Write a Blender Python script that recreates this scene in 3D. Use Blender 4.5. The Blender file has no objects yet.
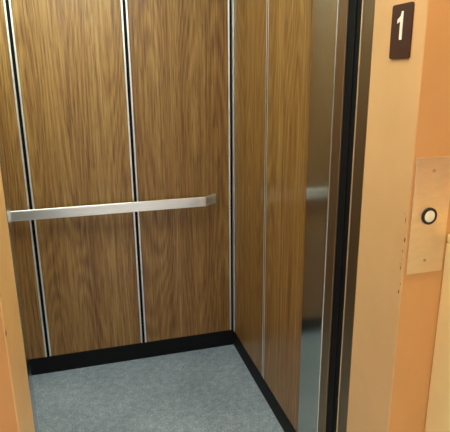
import bpy, bmesh, math, random
from mathutils import Vector, Matrix
random.seed(4)
SC = bpy.context.scene
COL = SC.collection

# ------------------------------------------------------------------ dimensions (metres)
DC, XC = 2.4852, 0.7404            # inner face of the car's back wall, of its right wall
XL = -0.757                      # inner face of the car's left wall
BB = 0.097                      # baseboard height
JA, JB = -0.2562, 0.2342         # joints of the back wall panelling
JS = 1.9944                      # joint of the side wall panelling
ST0, ST1 = 1.5865, 1.421         # steel return column on the car's right side
HW, JD = 1.0099, 1.2225            # face of the landing wall, depth of the door frame
OL = -0.1802                      # left reveal of the opening
CARH, OPH, HALLH = 2.30, 2.10, 2.60

# ------------------------------------------------------------------ materials
def new_mat(name):
    m = bpy.data.materials.new(name); m.use_nodes = True
    nt = m.node_tree
    b = nt.nodes['Principled BSDF']
    return m, nt, b

def N(nt, kind, **kw):
    n = nt.nodes.new(kind)
    for k, v in kw.items():
        setattr(n, k, v)
    return n

def math_node(nt, op, a, b=None, c=None):
    n = nt.nodes.new('ShaderNodeMath'); n.operation = op
    for i, v in enumerate((a, b, c)):
        if v is None: continue
        if isinstance(v, (int, float)): n.inputs[i].default_value = v
        else: nt.links.new(v, n.inputs[i])
    return n.outputs[0]

def ramp(nt, fac, stops):
    r = nt.nodes.new('ShaderNodeValToRGB')
    while len(r.color_ramp.elements) < len(stops):
        r.color_ramp.elements.new(0.5)
    for e, (p, c) in zip(r.color_ramp.elements, stops):
        e.position = p
        e.color = (*c, 1) if len(c) == 3 else c
    nt.links.new(fac, r.inputs[0])
    return r.outputs[0]

def noise(nt, vec, scale=1.0, detail=3.0, rough=0.5, dist=0.0):
    n = nt.nodes.new('ShaderNodeTexNoise')
    n.inputs['Scale'].default_value = scale
    n.inputs['Detail'].default_value = detail
    n.inputs['Roughness'].default_value = rough
    n.inputs['Distortion'].default_value = dist
    nt.links.new(vec, n.inputs['Vector'])
    return n.outputs['Fac']

def mix_col(nt, mode, fac, a, b):
    n = nt.nodes.new('ShaderNodeMix'); n.data_type = 'RGBA'; n.blend_type = mode
    for sock, v in ((n.inputs[0], fac), (n.inputs[6], a), (n.inputs[7], b)):
        if isinstance(v, (int, float)): sock.default_value = v
        elif isinstance(v, tuple): sock.default_value = (*v, 1)
        else: nt.links.new(v, sock)
    return n.outputs[2]

def bump(nt, b, height, strength=0.2, dist=0.002):
    n = nt.nodes.new('ShaderNodeBump')
    n.inputs['Strength'].default_value = strength
    n.inputs['Distance'].default_value = dist
    nt.links.new(height, n.inputs['Height'])
    nt.links.new(n.outputs[0], b.inputs['Normal'])

def wood_mat():
    m, nt, b = new_mat('walnut_laminate')
    geo = N(nt, 'ShaderNodeNewGeometry'); oi = N(nt, 'ShaderNodeObjectInfo')
    sep = N(nt, 'ShaderNodeSeparateXYZ'); nt.links.new(geo.outputs['Position'], sep.inputs[0])
    u = math_node(nt, 'ADD', sep.outputs[0], sep.outputs[1])
    off = math_node(nt, 'MULTIPLY', oi.outputs['Random'], 41.0)
    def vec(su, sv):
        c = N(nt, 'ShaderNodeCombineXYZ')
        nt.links.new(math_node(nt, 'MULTIPLY', u, su), c.inputs[0])
        nt.links.new(math_node(nt, 'MULTIPLY', sep.outputs[2], sv), c.inputs[1])
        nt.links.new(off, c.inputs[2])
        return c.outputs[0]
    # cathedral figure: contour lines of a slow noise stretched along the trunk
    slow = noise(nt, vec(3.6, 0.42), 1.0, 1.5, 0.45)
    rings = math_node(nt, 'SINE', math_node(nt, 'MULTIPLY', slow, 190.0))
    rings = math_node(nt, 'MULTIPLY_ADD', rings, 0.5, 0.5)
    fine = noise(nt, vec(330, 3.2), 1.0, 3.0, 0.65)
    mid = noise(nt, vec(120, 0.7), 1.0, 2.0, 0.5)
    band = noise(nt, vec(15, 0.3), 1.0, 2.0, 0.5)
    pores = noise(nt, vec(330, 9), 1.0, 1.0, 0.5)
    f = math_node(nt, 'MULTIPLY', rings, 0.10)
    f = math_node(nt, 'MULTIPLY_ADD', fine, 0.60, f)
    f = math_node(nt, 'MULTIPLY_ADD', mid, 0.26, f)
    f = math_node(nt, 'MULTIPLY_ADD', band, 0.24, f)
    c = ramp(nt, f, [(0.38, (0.078, 0.029, 0.0060)), (0.52, (0.190, 0.082, 0.0180)),
                     (0.64, (0.268, 0.136, 0.034)), (0.80, (0.37, 0.220, 0.072))])
    p = ramp(nt, pores, [(0.36, (0.45, 0.40, 0.38)), (0.45, (1, 1, 1))])
    c = mix_col(nt, 'MULTIPLY', 0.75, c, p)
    nt.links.new(c, b.inputs['Base Color'])
    b.inputs['Roughness'].default_value = 0.46
    b.inputs['Specular IOR Level'].default_value = 0.5
    b.inputs['Coat Weight'].default_value = 0.28
    b.inputs['Coat Roughness'].default_value = 0.15
    return m

def metal_mat(name, col, rough, aniso_scale=None, wob=0.10, brushed=None):
    m, nt, b = new_mat(name)
    b.inputs['Metallic'].default_value = 1.0
    tc = N(nt, 'ShaderNodeTexCoord')
    mp = N(nt, 'ShaderNodeMapping'); mp.inputs['Scale'].default_value = aniso_scale or (40, 40, 40)
    nt.links.new(tc.outputs['Object'], mp.inputs[0])
    n = noise(nt, mp.outputs[0], 1.0, 3.0, 0.6)
    r = ramp(nt, n, [(0.3, tuple(x * (1 - wob) for x in col)), (0.7, tuple(min(1, x * (1 + wob)) for x in col))])
    nt.links.new(r, b.inputs['Base Color'])
    rr = math_node(nt, 'MULTIPLY_ADD', n, 0.06, rough - 0.03)
    nt.links.new(rr, b.inputs['Roughness'])
    if brushed is not None:
        tg = N(nt, 'ShaderNodeTangent', direction_type='RADIAL', axis='Z')
        nt.links.new(tg.outputs[0], b.inputs['Tangent'])
        b.inputs['Anisotropic'].default_value = 0.8
        b.inputs['Anisotropic Rotation'].default_value = brushed
    return m

def paint_mat(name, col, rough=0.55, mott=0.06, scale=6.0, bumps=0.0, chips=False):
    m, nt, b = new_mat(name)
    geo = N(nt, 'ShaderNodeNewGeometry')
    n = noise(nt, geo.outputs['Position'], scale, 4.0, 0.6)
    c = ramp(nt, n, [(0.3, tuple(x * (1 - mott) for x in col)), (0.7, tuple(x * (1 + mott) for x in col))])
    if chips:      # chipped paint along the outer corner of the frame
        sep = N(nt, 'ShaderNodeSeparateXYZ'); nt.links.new(geo.outputs['Position'], sep.inputs[0])
        mp = N(nt, 'ShaderNodeMapping'); mp.inputs['Scale'].default_value = (130, 130, 55)
        nt.links.new(geo.outputs['Position'], mp.inputs[0])
        k = noise(nt, mp.outputs[0], 1.0, 1.0, 0.5)
        near = math_node(nt, 'LESS_THAN', math_node(nt, 'ABSOLUTE', math_node(nt, 'SUBTRACT', sep.outputs[1], 1.018)), 0.006)
        lo = math_node(nt, 'GREATER_THAN', sep.outputs[2], 0.94)
        hi = math_node(nt, 'LESS_THAN', sep.outputs[2], 1.17)
        t = math_node(nt, 'GREATER_THAN', k, 0.63)
        for q in (near, lo, hi): t = math_node(nt, 'MULTIPLY', t, q)
        c = mix_col(nt, 'MIX', t, c, (0.10, 0.045, 0.02))
    nt.links.new(c, b.inputs['Base Color'])
    b.inputs['Roughness'].default_value = rough
    if bumps:
        h = noise(nt, geo.outputs['Position'], 160.0, 2.0, 0.5)
        bump(nt, b, h, bumps, 0.001)
    return m

def flat_mat(name, col, rough=0.5, metallic=0.0, spec=0.5):
    m, nt, b = new_mat(name)
    tc = N(nt, 'ShaderNodeTexCoord')
    n = noise(nt, tc.outputs['Object'], 60.0, 2.0, 0.5)
    c = ramp(nt, n, [(0.3, tuple(x * 0.94 for x in col)), (0.7, tuple(min(1, x * 1.06) for x in col))])
    nt.links.new(c, b.inputs['Base Color'])
    b.inputs['Roughness'].default_value = rough
    b.inputs['Metallic'].default_value = metallic
    b.inputs['Specular IOR Level'].default_value = spec
    return m

def floor_mat():
    m, nt, b = new_mat('speckled_sheet_flooring')
    geo = N(nt, 'ShaderNodeNewGeometry')
    fine = noise(nt, geo.outputs['Position'], 130.0, 3.0, 0.65)
    mid = noise(nt, geo.outputs['Position'], 34.0, 4.0, 0.6)
    big = noise(nt, geo.outputs['Position'], 3.0, 2.0, 0.5)
    f = math_node(nt, 'MULTIPLY', fine, 0.55)
    f = math_node(nt, 'MULTIPLY_ADD', mid, 0.30, f)
    f = math_node(nt, 'MULTIPLY_ADD', big, 0.20, f)
    c = ramp(nt, f, [(0.40, (0.120, 0.148, 0.200)), (0.53, (0.210, 0.255, 0.325)), (0.66, (0.35, 0.41, 0.50))])
    nt.links.new(c, b.inputs['Base Color'])
    b.inputs['Roughness'].default_value = 0.42
    b.inputs['Specular IOR Level'].default_value = 0.45
    bump(nt, b, fine, 0.15, 0.001)
    return m

def emit_mat(name, col, strength):
    m, nt, b = new_mat(name)
    b.inputs['Base Color'].default_value = (0.9, 0.9, 0.9, 1)
    b.inputs['Emission Color'].default_value = (*col, 1)
    b.inputs['Emission Strength'].default_value = strength
    return m

M = dict(
    wood=wood_mat(),
    alu=metal_mat('aluminium_strip', (0.93, 0.94, 0.95), 0.45, (300, 300, 6), 0.05),
    rail=metal_mat('satin_rail_metal', (0.90, 0.95, 1.0), 0.34, (5, 300, 300), 0.06),
    steel=metal_mat('brushed_steel', (0.56, 0.58, 0.53), 0.15, (400, 400, 4), 0.04, 0.0),
    doorm=metal_mat('bronze_door_metal', (0.30, 0.215, 0.135), 0.42, (300, 300, 5), 0.10),
    doorh=metal_mat('dark_bronze_metal', (0.24, 0.18, 0.115), 0.45, (300, 300, 5), 0.10),
    black=flat_mat('black_gap', (0.004, 0.004, 0.006), 0.7, 0.0, 0.1),
    rubber=flat_mat('black_slot_shade', (0.006, 0.006, 0.008), 0.6, 0.0, 0.1),  # black of the slot filler, stands for the darkness between the doors
    base=flat_mat('black_cove_base', (0.007, 0.007, 0.009), 0.55, 0.0, 0.12),
    floor=floor_mat(),
    jamb=paint_mat('tan_frame_paint', (0.65, 0.405, 0.20), 0.45, 0.05, 5.0, 0.05, True),
    jambl=paint_mat('pale_yellow_frame_paint', (0.76, 0.50, 0.215), 0.45, 0.06, 9.0, 0.05, True),  # left jamb only: lighter and yellower than the right one
    orange=paint_mat('orange_wall_paint', (0.66, 0.335, 0.108), 0.6, 0.035, 7.0, 0.12),
    cream=paint_mat('cream_paint', (0.94, 0.79, 0.44), 0.5, 0.03, 4.0, 0.05),
    hallw=paint_mat('pale_hall_paint', (0.84, 0.84, 0.84), 0.6, 0.04, 3.0),
    white=paint_mat('white_ceiling_paint', (0.78, 0.76, 0.72), 0.7, 0.03, 3.0),
    hfloor=paint_mat('pale_hall_flooring', (0.72, 0.77, 0.84), 0.45, 0.12, 30.0),
    plate=metal_mat('brushed_plate', (0.80, 0.64, 0.42), 0.50, (20, 60, 60), 0.05),
    screw=flat_mat('screw_metal', (0.55, 0.42, 0.27), 0.4, 1.0),
    btnring=flat_mat('black_button_ring', (0.012, 0.010, 0.010), 0.35),
    btn=flat_mat('white_button', (0.90, 0.82, 0.60), 0.35),
    sign=flat_mat('brown_sign_plastic', (0.052, 0.021, 0.015), 0.45, 0.0, 0.25),
    numeral=flat_mat('white_numeral_plastic', (0.88, 0.86, 0.82), 0.45),
    lampc=emit_mat('cool_lamp_diffuser', (0.88, 1.0, 0.79), 16.5),
    lampfill=emit_mat('neutral_fill_emitter', (0.90, 0.96, 1.0), 14),  # emitter of the added fill over the far landing
    lampw=emit_mat('warm_lamp_diffuser', (1.0, 0.82, 0.53), 39.0),
)

# ------------------------------------------------------------------ helpers
def box(bm, x0, x1, y0, y1, z0, z1, bevel=0.0, seg=2):
    r = bmesh.ops.create_cube(bm, size=1.0)
    vs = r['verts']
    sx, sy, sz = x1 - x0, y1 - y0, z1 - z0
    for v in vs:
        v.co = Vector((x0 + (v.co.x + 0.5) * sx, y0 + (v.co.y + 0.5) * sy, z0 + (v.co.z + 0.5) * sz))
    if bevel:
        es = list({e for v in vs for e in v.link_edges})
        bmesh.ops.bevel(bm, geom=es, offset=bevel, segments=seg, profile=0.5, affect='EDGES')

def link(name, bm, mat, parent=None, smooth=False):
    bmesh.ops.recalc_face_normals(bm, faces=bm.faces)
    # put the origin at the base of the object
    xs = [v.co.x for v in bm.verts]; ys = [v.co.y for v in bm.verts]; zs = [v.co.z for v in bm.verts]
    org = Vector(((min(xs) + max(xs)) / 2, (min(ys) + max(ys)) / 2, min(zs)))
    for v in bm.verts: v.co -= org
    me = bpy.data.meshes.new(name); bm.to_mesh(me); bm.free()
    if smooth:
        for p in me.polygons: p.use_smooth = True
        me.set_sharp_from_angle(angle=math.radians(35))
    me.materials.append(mat)
    o = bpy.data.objects.new(name, me); COL.objects.link(o)
    if parent is not None:
        o.parent = parent
        pw = parent.location.copy()
        if parent.parent: pw += parent.parent.location
        o.location = org - pw
    else:
        o.location = org
    return o

def B(name, mat, dims, parent=None, bevel=0.0, extra=()):
    bm = bmesh.new(); box(bm, *dims, bevel=bevel)
    for d in extra: box(bm, *d, bevel=bevel)
    return link(name, bm, mat, parent)

def empty(name, loc):
    e = bpy.data.objects.new(name, None); COL.objects.link(e); e.location = loc
    e.empty_display_size = 0.05
    return e

def tag(o, label, cat, kind=None, group=None):
    o['label'] = label; o['category'] = cat
    if kind: o['kind'] = kind
    if group: o['group'] = group
    return o

def S(o, label, cat): return tag(o, label, cat, 'structure')

def prism(bm, pts, to3d, depth_vec):
    a = [bm.verts.new(to3d(p)) for p in pts]
    b = [bm.verts.new(to3d(p) + depth_vec) for p in pts]
    bm.faces.new(a); bm.faces.new(list(reversed(b)))
    n = len(pts)
    for i in range(n):
        bm.faces.new((a[i], b[i], b[(i + 1) % n], a[(i + 1) % n]))

def rounded_rect(w0, w1, h0, h1, r, n=5):
    out = []
    for cx, cy, a0 in ((w1 - r, h1 - r, 0), (w0 + r, h1 - r, 90), (w0 + r, h0 + r, 180), (w1 - r, h0 + r, 270)):
        for i in range(n + 1):
            a = math.radians(a0 + 90 * i / n)
            out.append((cx + r * math.cos(a), cy + r * math.sin(a)))
    return out

def lathe_y(bm, cx, cz, prof, n=40):
    """profile of (radius, y); revolved about an axis along Y through (cx, cz)"""
    rings = []
    for r, y in prof:
        if r < 1e-6:
            rings.append([bm.verts.new((cx, y, cz))])
        else:
            rings.append([bm.verts.new((cx + r * math.cos(2 * math.pi * i / n), y, cz + r * math.sin(2 * math.pi * i / n))) for i in range(n)])
    for a, b in zip(rings, rings[1:]):
        for i in range(n):
            j = (i + 1) % n
            if len(a) == 1 and len(b) == 1: continue
            if len(a) == 1: bm.faces.new((a[0], b[i], b[j]))
            elif len(b) == 1: bm.faces.new((a[i], b[0], a[j]))
            else: bm.faces.new((a[i], b[i], b[j], a[j]))

HJ = 0.0152      # half width of a panel joint
SW = 0.0084      # width of one aluminium strip
G = 0.0006

# ------------------------------------------------------------------ the lift car: shell
S(B('floor', M['floor'], (XL - .06, XC + .06, 1.332, DC + .07, -0.06, 0.0)), 'blue grey speckled sheet flooring of the lift car', 'floor')

wb = S(B('wall_back', M['black'], (XL - .05, XC + .05, DC + .012, DC + .07, 0.0, CARH)), 'back wall of the lift car clad in walnut wood grain panels', 'wall')
xe = [(XL + HJ, JA - HJ), (JA + HJ, JB - HJ), (JB + HJ, XC - 0.0205)]
for x0, x1 in xe:
    B('wall_panel', M['wood'], (x0, x1, DC, DC + .0118, BB, CARH), wb)

wr = S(B('wall_right', M['black'], (XC + .012, XC + .07, 1.48, DC + .0115, 0.0, CARH)), 'right side wall of the lift car in straight grained wood panels', 'wall')
for y0, y1 in ((ST0 + .001, JS - .0125), (JS + .0125, DC - 0.031)):
    B('wall_panel', M['wood'], (XC, XC + .0118, y0, y1, BB, CARH), wr)

wl = S(B('wall_left', M['black'], (XL - .07, XL - .012, 1.42, DC + .0115, 0.0, CARH)), 'left side wall of the lift car in wood panels', 'wall')
for y0, y1 in ((1.425, JS - .0125), (JS + .0125, DC - HJ)):
    B('wall_panel', M['wood'], (XL - .0118, XL, y0, y1, BB, CARH), wl)

S(B('ceiling', M['white'], (XL - .06, XC + .06, 1.332, DC + .07, CARH, CARH + .06)), 'white ceiling of the lift car', 'ceiling')

S(B('baseboard_back', M['base'], (XL, XC + .001, DC + .002, DC + .0118, 0.0002, BB - .0003)), 'black rubber baseboard along the back wall', 'baseboard')
S(B('baseboard_right', M['base'], (XC + .001, XC + .0118, ST0, DC + .0018, 0.0002, BB - .0003)), 'black rubber baseboard along the right wall', 'baseboard')
S(B('baseboard_left', M['base'], (XL - .0118, XL - .0002, 1.42, DC + .0018, 0.0002, BB - .0003)), 'black rubber baseboard along the left wall', 'baseboard')

# joints: a black channel with an aluminium strip on either side
def joint_back(n, x, label):
    t = B('trim_%d' % n, M['black'], (x - HJ + SW, x + HJ - SW, DC + .004, DC + .0117, BB, CARH))
    for s in (-1, 1):
        a, b = sorted((x + s * (HJ - G), x + s * (HJ - SW)))
        B('metal_strip', M['alu'], (a, b, DC - .0025, DC + .0116, BB, CARH), t, 0.0012)
    return S(t, label, 'trim')
joint_back(1, JA, 'aluminium edged black joint between back wall panels, left one in the photo')
joint_back(2, JB, 'aluminium edged black joint between back wall panels, right one in the photo')

t = B('trim_3', M['black'], (XC - .0125, XC - .0005, DC + .001, DC + .0117, BB, CARH))
B('metal_strip', M['alu'], (XC - .0200, XC - .0128, DC - .0025, DC + .0116, BB, CARH), t, 0.0012)
B('metal_strip', M['alu'], (XC - .0025, XC + .0116, DC - .0300, DC - .0030, BB, CARH), t, 0.0012)
S(t, 'aluminium and black corner joint where back and right walls meet', 'trim')

def joint_side(n, X, y, s, label):
    hj, sw = .0125, .0066
    a, b = sorted((X + s * .0008, X + s * .0117))
    t = B('trim_%d' % n, M['black'], (a, b, y - hj + sw, y + hj - sw, BB, CARH))
    for q in (-1, 1):
        a, b = sorted((X - s * .0010, X + s * .0116))
        c, d = sorted((y + q * (hj - G), y + q * (hj - sw)))
        B('metal_strip', M['alu'], (a, b, c, d, BB, CARH), t, 0.0006)
    return S(t, label, 'trim')
joint_side(4, XC, JS, 1, 'thin silver joint line between the right wall panels')
joint_side(5, XL, JS, -1, 'thin silver joint line between the left wall panels')

# front returns and header of the car
bm = bmesh.new()
box(bm, XC, XC + .05, ST1, ST0, 0.0, CARH, bevel=0.003)
S(link('trim_6', bm, M['steel']), 'brushed stainless steel column beside the right wall panels', 'trim')
S(B('trim_7', M['steel'], (XL - .06, OL - .035, 1.337, 1.417, 0.0, CARH), None, .003), 'steel front return left of the car opening', 'trim')
S(B('trim_8', M['steel'], (OL - .034, XC + .05, 1.337, 1.416, OPH, CARH), None, .003), 'steel header above the car opening', 'trim')

# ------------------------------------------------------------------ doors, both slid open into their pocket on the right
d1 = B('door_1', M['doorm'], (XC + .0015, 1.70, 1.366, ST1 - .0035, 0.012, OPH + .04), None, .002)
S(d1, 'bronze car door slid open, its edge next to the steel column', 'door')
d2 = B('door_2', M['doorh'], (XC + .0015, 1.70, JD + .003, 1.280, 0.012, OPH + .04), None, .002)
B('edge_strip', M['plate'], (XC - .0005, XC + .012, 1.2803, 1.2840, 0.014, OPH + .04), d2, .0012)
S(d2, 'dark bronze landing door slid open, its edge beside the tan frame', 'door')
bm = bmesh.new()
box(bm, XC + .006, XC + .040, 1.2862, 1.3650, 0.0, OPH + .04)  # dark filler put in for the shade deep inside the slot
box(bm, XC + .003, XC + .0065, 1.318, 1.325, 0.0, OPH + .04, bevel=.002)
S(link('trim_9', bm, M['rubber']), 'black filler standing in for the shade in the slot between the two open doors', 'trim')
S(B('trim_10', M['steel'], (OL - .03, OL, JD + .003, 1.288, 0.0, OPH), None, .002), 'narrow steel closing strip behind the left door frame', 'trim')
bm = bmesh.new()
box(bm, OL - .03, XC + .06, JD - .01, 1.278, -.05, 0.002)
box(bm, OL - .03, XC + .06, 1.285, 1.3315, -.05, 0.002)
S(link('trim_11', bm, M['alu']), 'aluminium door sill at the threshold', 'trim')

# ------------------------------------------------------------------ landing
fr = empty('trim_12', (0.28, 1.11, 0))
B('jamb', M['jamb'], (XC, XC + .075, HW + .0004, JD, 0.0, OPH), fr, .003)
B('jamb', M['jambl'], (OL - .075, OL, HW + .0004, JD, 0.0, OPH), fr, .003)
B('header', M['jamb'], (OL - .075, XC + .075, HW + .0004, JD, OPH + .0005, OPH + .09), fr, .003)
S(fr, 'tan painted steel frame around the lift doorway', 'door frame')

bm = bmesh.new()
box(bm, XC + .0022, 2.3, HW, HW + .03, 0.0, OPH)
box(bm, -2.2, OL - .0022, HW, HW + .03, 0.0, OPH)
box(bm, -2.2, 2.3, HW, HW + .03, OPH + .002, HALLH)
# cut-outs would hide the frame: the frame's front edge stands flush with this plaster
S(link('wall_entrance', bm, M['orange']), 'orange painted landing wall around the lift doorway', 'wall')

S(B('floor_hall', M['hfloor'], (-2.2, 2.3, -2.3, JD - .012, -.06, 0.0)), 'pale grey floor of the landing', 'floor')
S(B('ceiling_hall', M['white'], (-2.2, 2.3, -2.3, HW + .03, HALLH, HALLH + .06)), 'white ceiling of the landing', 'ceiling')
S(B('wall_hall_rear', M['hallw'], (-2.2, 2.3, -2.36, -2.3, 0, HALLH)), 'pale landing wall opposite the lift', 'wall')
S(B('wall_hall_left', M['orange'], (-2.26, -2.2, -2.3, HW + .03, 0, HALLH)), 'orange landing wall on the left', 'wall')
S(B('wall_hall_right', M['orange'], (2.3, 2.36, -2.3, HW + .03, 0, HALLH)), 'orange landing wall on the right', 'wall')

# ------------------------------------------------------------------ handrail
RZ0, RZ1 = 0.8435, 0.8930
RY = DC - .050
path = [(-.666, DC), (-.601, RY), (.584, RY), (.649, DC)]
TH = .012
def offset_path(p, d):
    out = []
    for i in range(len(p)):
        def nrm(a, b):
            v = Vector((b[0] - a[0], b[1] - a[1])); v.normalize(); return Vector((-v.y, v.x))
        if i == 0: n = nrm(p[0], p[1]); q = Vector(p[0]) + n * d
        elif i == len(p) - 1: n = nrm(p[-2], p[-1]); q = Vector(p[-1]) + n * d
        else:
            n1, n2 = nrm(p[i - 1], p[i]), nrm(p[i], p[i + 1])
            bis = (n1 + n2).normalized(); q = Vector(p[i]) + bis * (d / bis.dot(n1))
        out.append((q.x, q.y))
    return out
inner = offset_path(path, TH)
# ends of the inner face trimmed at the wall plane
def at_wall(a, b):
    t = (DC - a[1]) / (b[1] - a[1]); return (a[0] + t * (b[0] - a[0]), DC)
inner[0] = at_wall(inner[1], inner[0]); inner[3] = at_wall(inner[2], inner[3])
hr = empty('handrail', (-.04, DC - .03, RZ0))
def rail_piece(name, i):
    bm = bmesh.new()
    q = [path[i], path[i + 1], inner[i + 1], inner[i]]
    prism(bm, q, lambda p: Vector((p[0], p[1], RZ0)), Vector((0, 0, RZ1 - RZ0)))
    es = [e for e in bm.edges if abs(e.verts[0].co.z - e.verts[1].co.z) < 1e-6
          and (e.verts[0].co.xy - e.verts[1].co.xy).length > TH * 2.2]
    bmesh.ops.bevel(bm, geom=es, offset=.0022, segments=3, profile=.5, affect='EDGES')
    return link(name, bm, M['rail'], hr, True)
rail_piece('bar', 1)
rail_piece('end_return', 0)
rail_piece('end_return', 2)
for x in (-.38, .37):
    B('wall_bracket', M['rail'], (x - .02, x + .02, RY + TH, DC - .0003, RZ0 + .016, RZ1 - .016), hr, .001)
tag(hr, 'flat satin metal handrail across the wood grain back wall', 'handrail')

# ------------------------------------------------------------------ floor number sign on the right jamb
sg = empty('floor_sign', (XC, 1.0952, 1.528))
bm = bmesh.new()
prism(bm, rounded_rect(1.0556, 1.1350, 1.528, 1.6489, .006), lambda p: Vector((XC, p[0], p[1])), Vector((-.004, 0, 0)))
link('plaque', bm, M['sign'], sg)
bm = bmesh.new()
# the figure 1 with its flag; the viewer's left is +Y here
one = [(1.0890, 1.570), (1.0980, 1.570), (1.0980, 1.6110), (1.1095, 1.6070), (1.1095, 1.6150), (1.0975, 1.6225), (1.0945, 1.6325), (1.0885, 1.6325)]
prism(bm, one, lambda p: Vector((XC - .004, p[0], p[1])), Vector((-.0014, 0, 0)))
link('numeral', bm, M['numeral'], sg)
tag(sg, 'small dark brown floor sign with white 1 on tan door frame', 'sign')

# ------------------------------------------------------------------ call plate
cp = empty('call_plate', (.7995, HW, 1.0124))
B('face_plate', M['plate'], (.7473, .8515, HW - .0045, HW + .0005, 1.0124, 1.3041), cp, .0014)
bm = bmesh.new()
lathe_y(bm, .7960, 1.1605, [(.0210, HW - .0045), (.0210, HW - .0085), (.0195, HW - .0098), (.0160, HW - .0098), (.0148, HW - .0085), (.0148, HW - .0047), (0, HW - .0047)])
rg = link('button_ring', bm, M['btnring'], cp, True)
bm = bmesh.new()
lathe_y(bm, .7960, 1.1605, [(.0145, HW - .0048), (.0145, HW - .0085), (.0125, HW - .0103), (.007, HW - .0114), (0, HW - .0117)])
bt = link('button', bm, M['btn'], cp, True)
bt['label'] = 'round white call button'
for z in (1.272, 1.0465):
    bm = bmesh.new()
    lathe_y(bm, .7975, z, [(.0042, HW - .0045), (.0042, HW - .0058), (.0028, HW - .0066), (0, HW - .0068)], 20)
    link('screw', bm, M['screw'], cp, True)
tag(cp, 'brushed metal call plate with one white button on orange wall', 'call button plate')

# ------------------------------------------------------------------ cream cabinet at the right edge
cb = empty('cabinet', (1.06, .83, 0))
B('body', M['cream'], (.857, 1.255, .69, HW - .001, 0.06, 1.086), cb, .004)
B('top', M['cream'], (.857, 1.2585, .682, HW - .001, 1.0865, 1.110), cb, .005)
B('plinth', M['black'], (.870, 1.242, .71, HW - .02, 0.0, .0598), cb)
dr = B('door', M['cream'], (.865, 1.247, .675, .6895, 0.075, 1.075), cb, .003)
bm = bmesh.new()
box(bm, .885, .897, .645, .657, .62, .74, bevel=.003)
box(bm, .885, .897, .6568, .675, .628, .640); box(bm, .885, .897, .6568, .675, .720, .732)
link('handle', bm, M['alu'], dr)
tag(cb, 'cream painted cabinet against orange wall below the call plate', 'cabinet')

# ------------------------------------------------------------------ lamps and an added fill light
def lamp(x0, x1, y0, y1, z, m, label):
    e = empty('ceiling_light', ((x0 + x1) / 2, (y0 + y1) / 2, z - .03))
    bm = bmesh.new(); f = .02
    for d in ((x0, x1, y0, y0 + f), (x0, x1, y1 - f, y1), (x0, x0 + f, y0 + f, y1 - f), (x1 - f, x1, y0 + f, y1 - f)):
        box(bm, *d, z - .03, z - .0005)
    link('lamp_frame', bm, M['alu'], e)
    B('diffuser', m, (x0 + f + .0005, x1 - f - .0005, y0 + f + .0005, y1 - f - .0005, z - .024, z - .004), e)
    return tag(e, label, 'ceiling light')
lamp(-.62, .30, 1.52, 2.16, CARH, M['lampc'], 'cool white lamp panel in the lift car ceiling')
lamp(.10, .65, .52, .92, HALLH, M['lampw'], 'warm white lamp panel in the landing ceiling, nearest the lift')
lamp(-.50, 1.0, -2.2, -1.6, HALLH, M['lampfill'], 'added neutral fill light under the landing ceiling, far from the lift')  # added fill, no known fixture; brightens the far landing and handrail reflection

w = bpy.data.worlds.new('World'); SC.world = w; w.use_nodes = True
w.node_tree.nodes['Background'].inputs[0].default_value = (0.8, 0.85, 1, 1)
w.node_tree.nodes['Background'].inputs[1].default_value = 0.02

# ------------------------------------------------------------------ camera
cam = bpy.data.cameras.new('camera'); co = bpy.data.objects.new('camera', cam); COL.objects.link(co)
F, PI_, RO, YA = 507.04, 0.2759, -0.0089, 0.2736
cam.sensor_fit = 'HORIZONTAL'; cam.sensor_width = 36.0; cam.lens = F / 450 * 36
cam.clip_start = .01
cy, sy, cp_, sp = math.cos(YA), math.sin(YA), math.cos(PI_), math.sin(PI_)
fw = Vector((sy * cp_, cy * cp_, -sp)); r0 = Vector((cy, -sy, 0)); u0 = r0.cross(fw)
r = r0 * math.cos(RO) + u0 * math.sin(RO); u = -r0 * math.sin(RO) + u0 * math.cos(RO)
mt = Matrix((( r.x, u.x, -fw.x, 0), (r.y, u.y, -fw.y, 0), (r.z, u.z, -fw.z, 1.5), (0, 0, 0, 1)))
co.matrix_world = mt
SC.camera = co
SC.view_settings.view_transform = 'Standard'
SC.view_settings.look = 'None'
SC.view_settings.gamma = 1.0
SC.view_settings.use_curve_mapping = False
SC.view_settings.exposure = 0.0
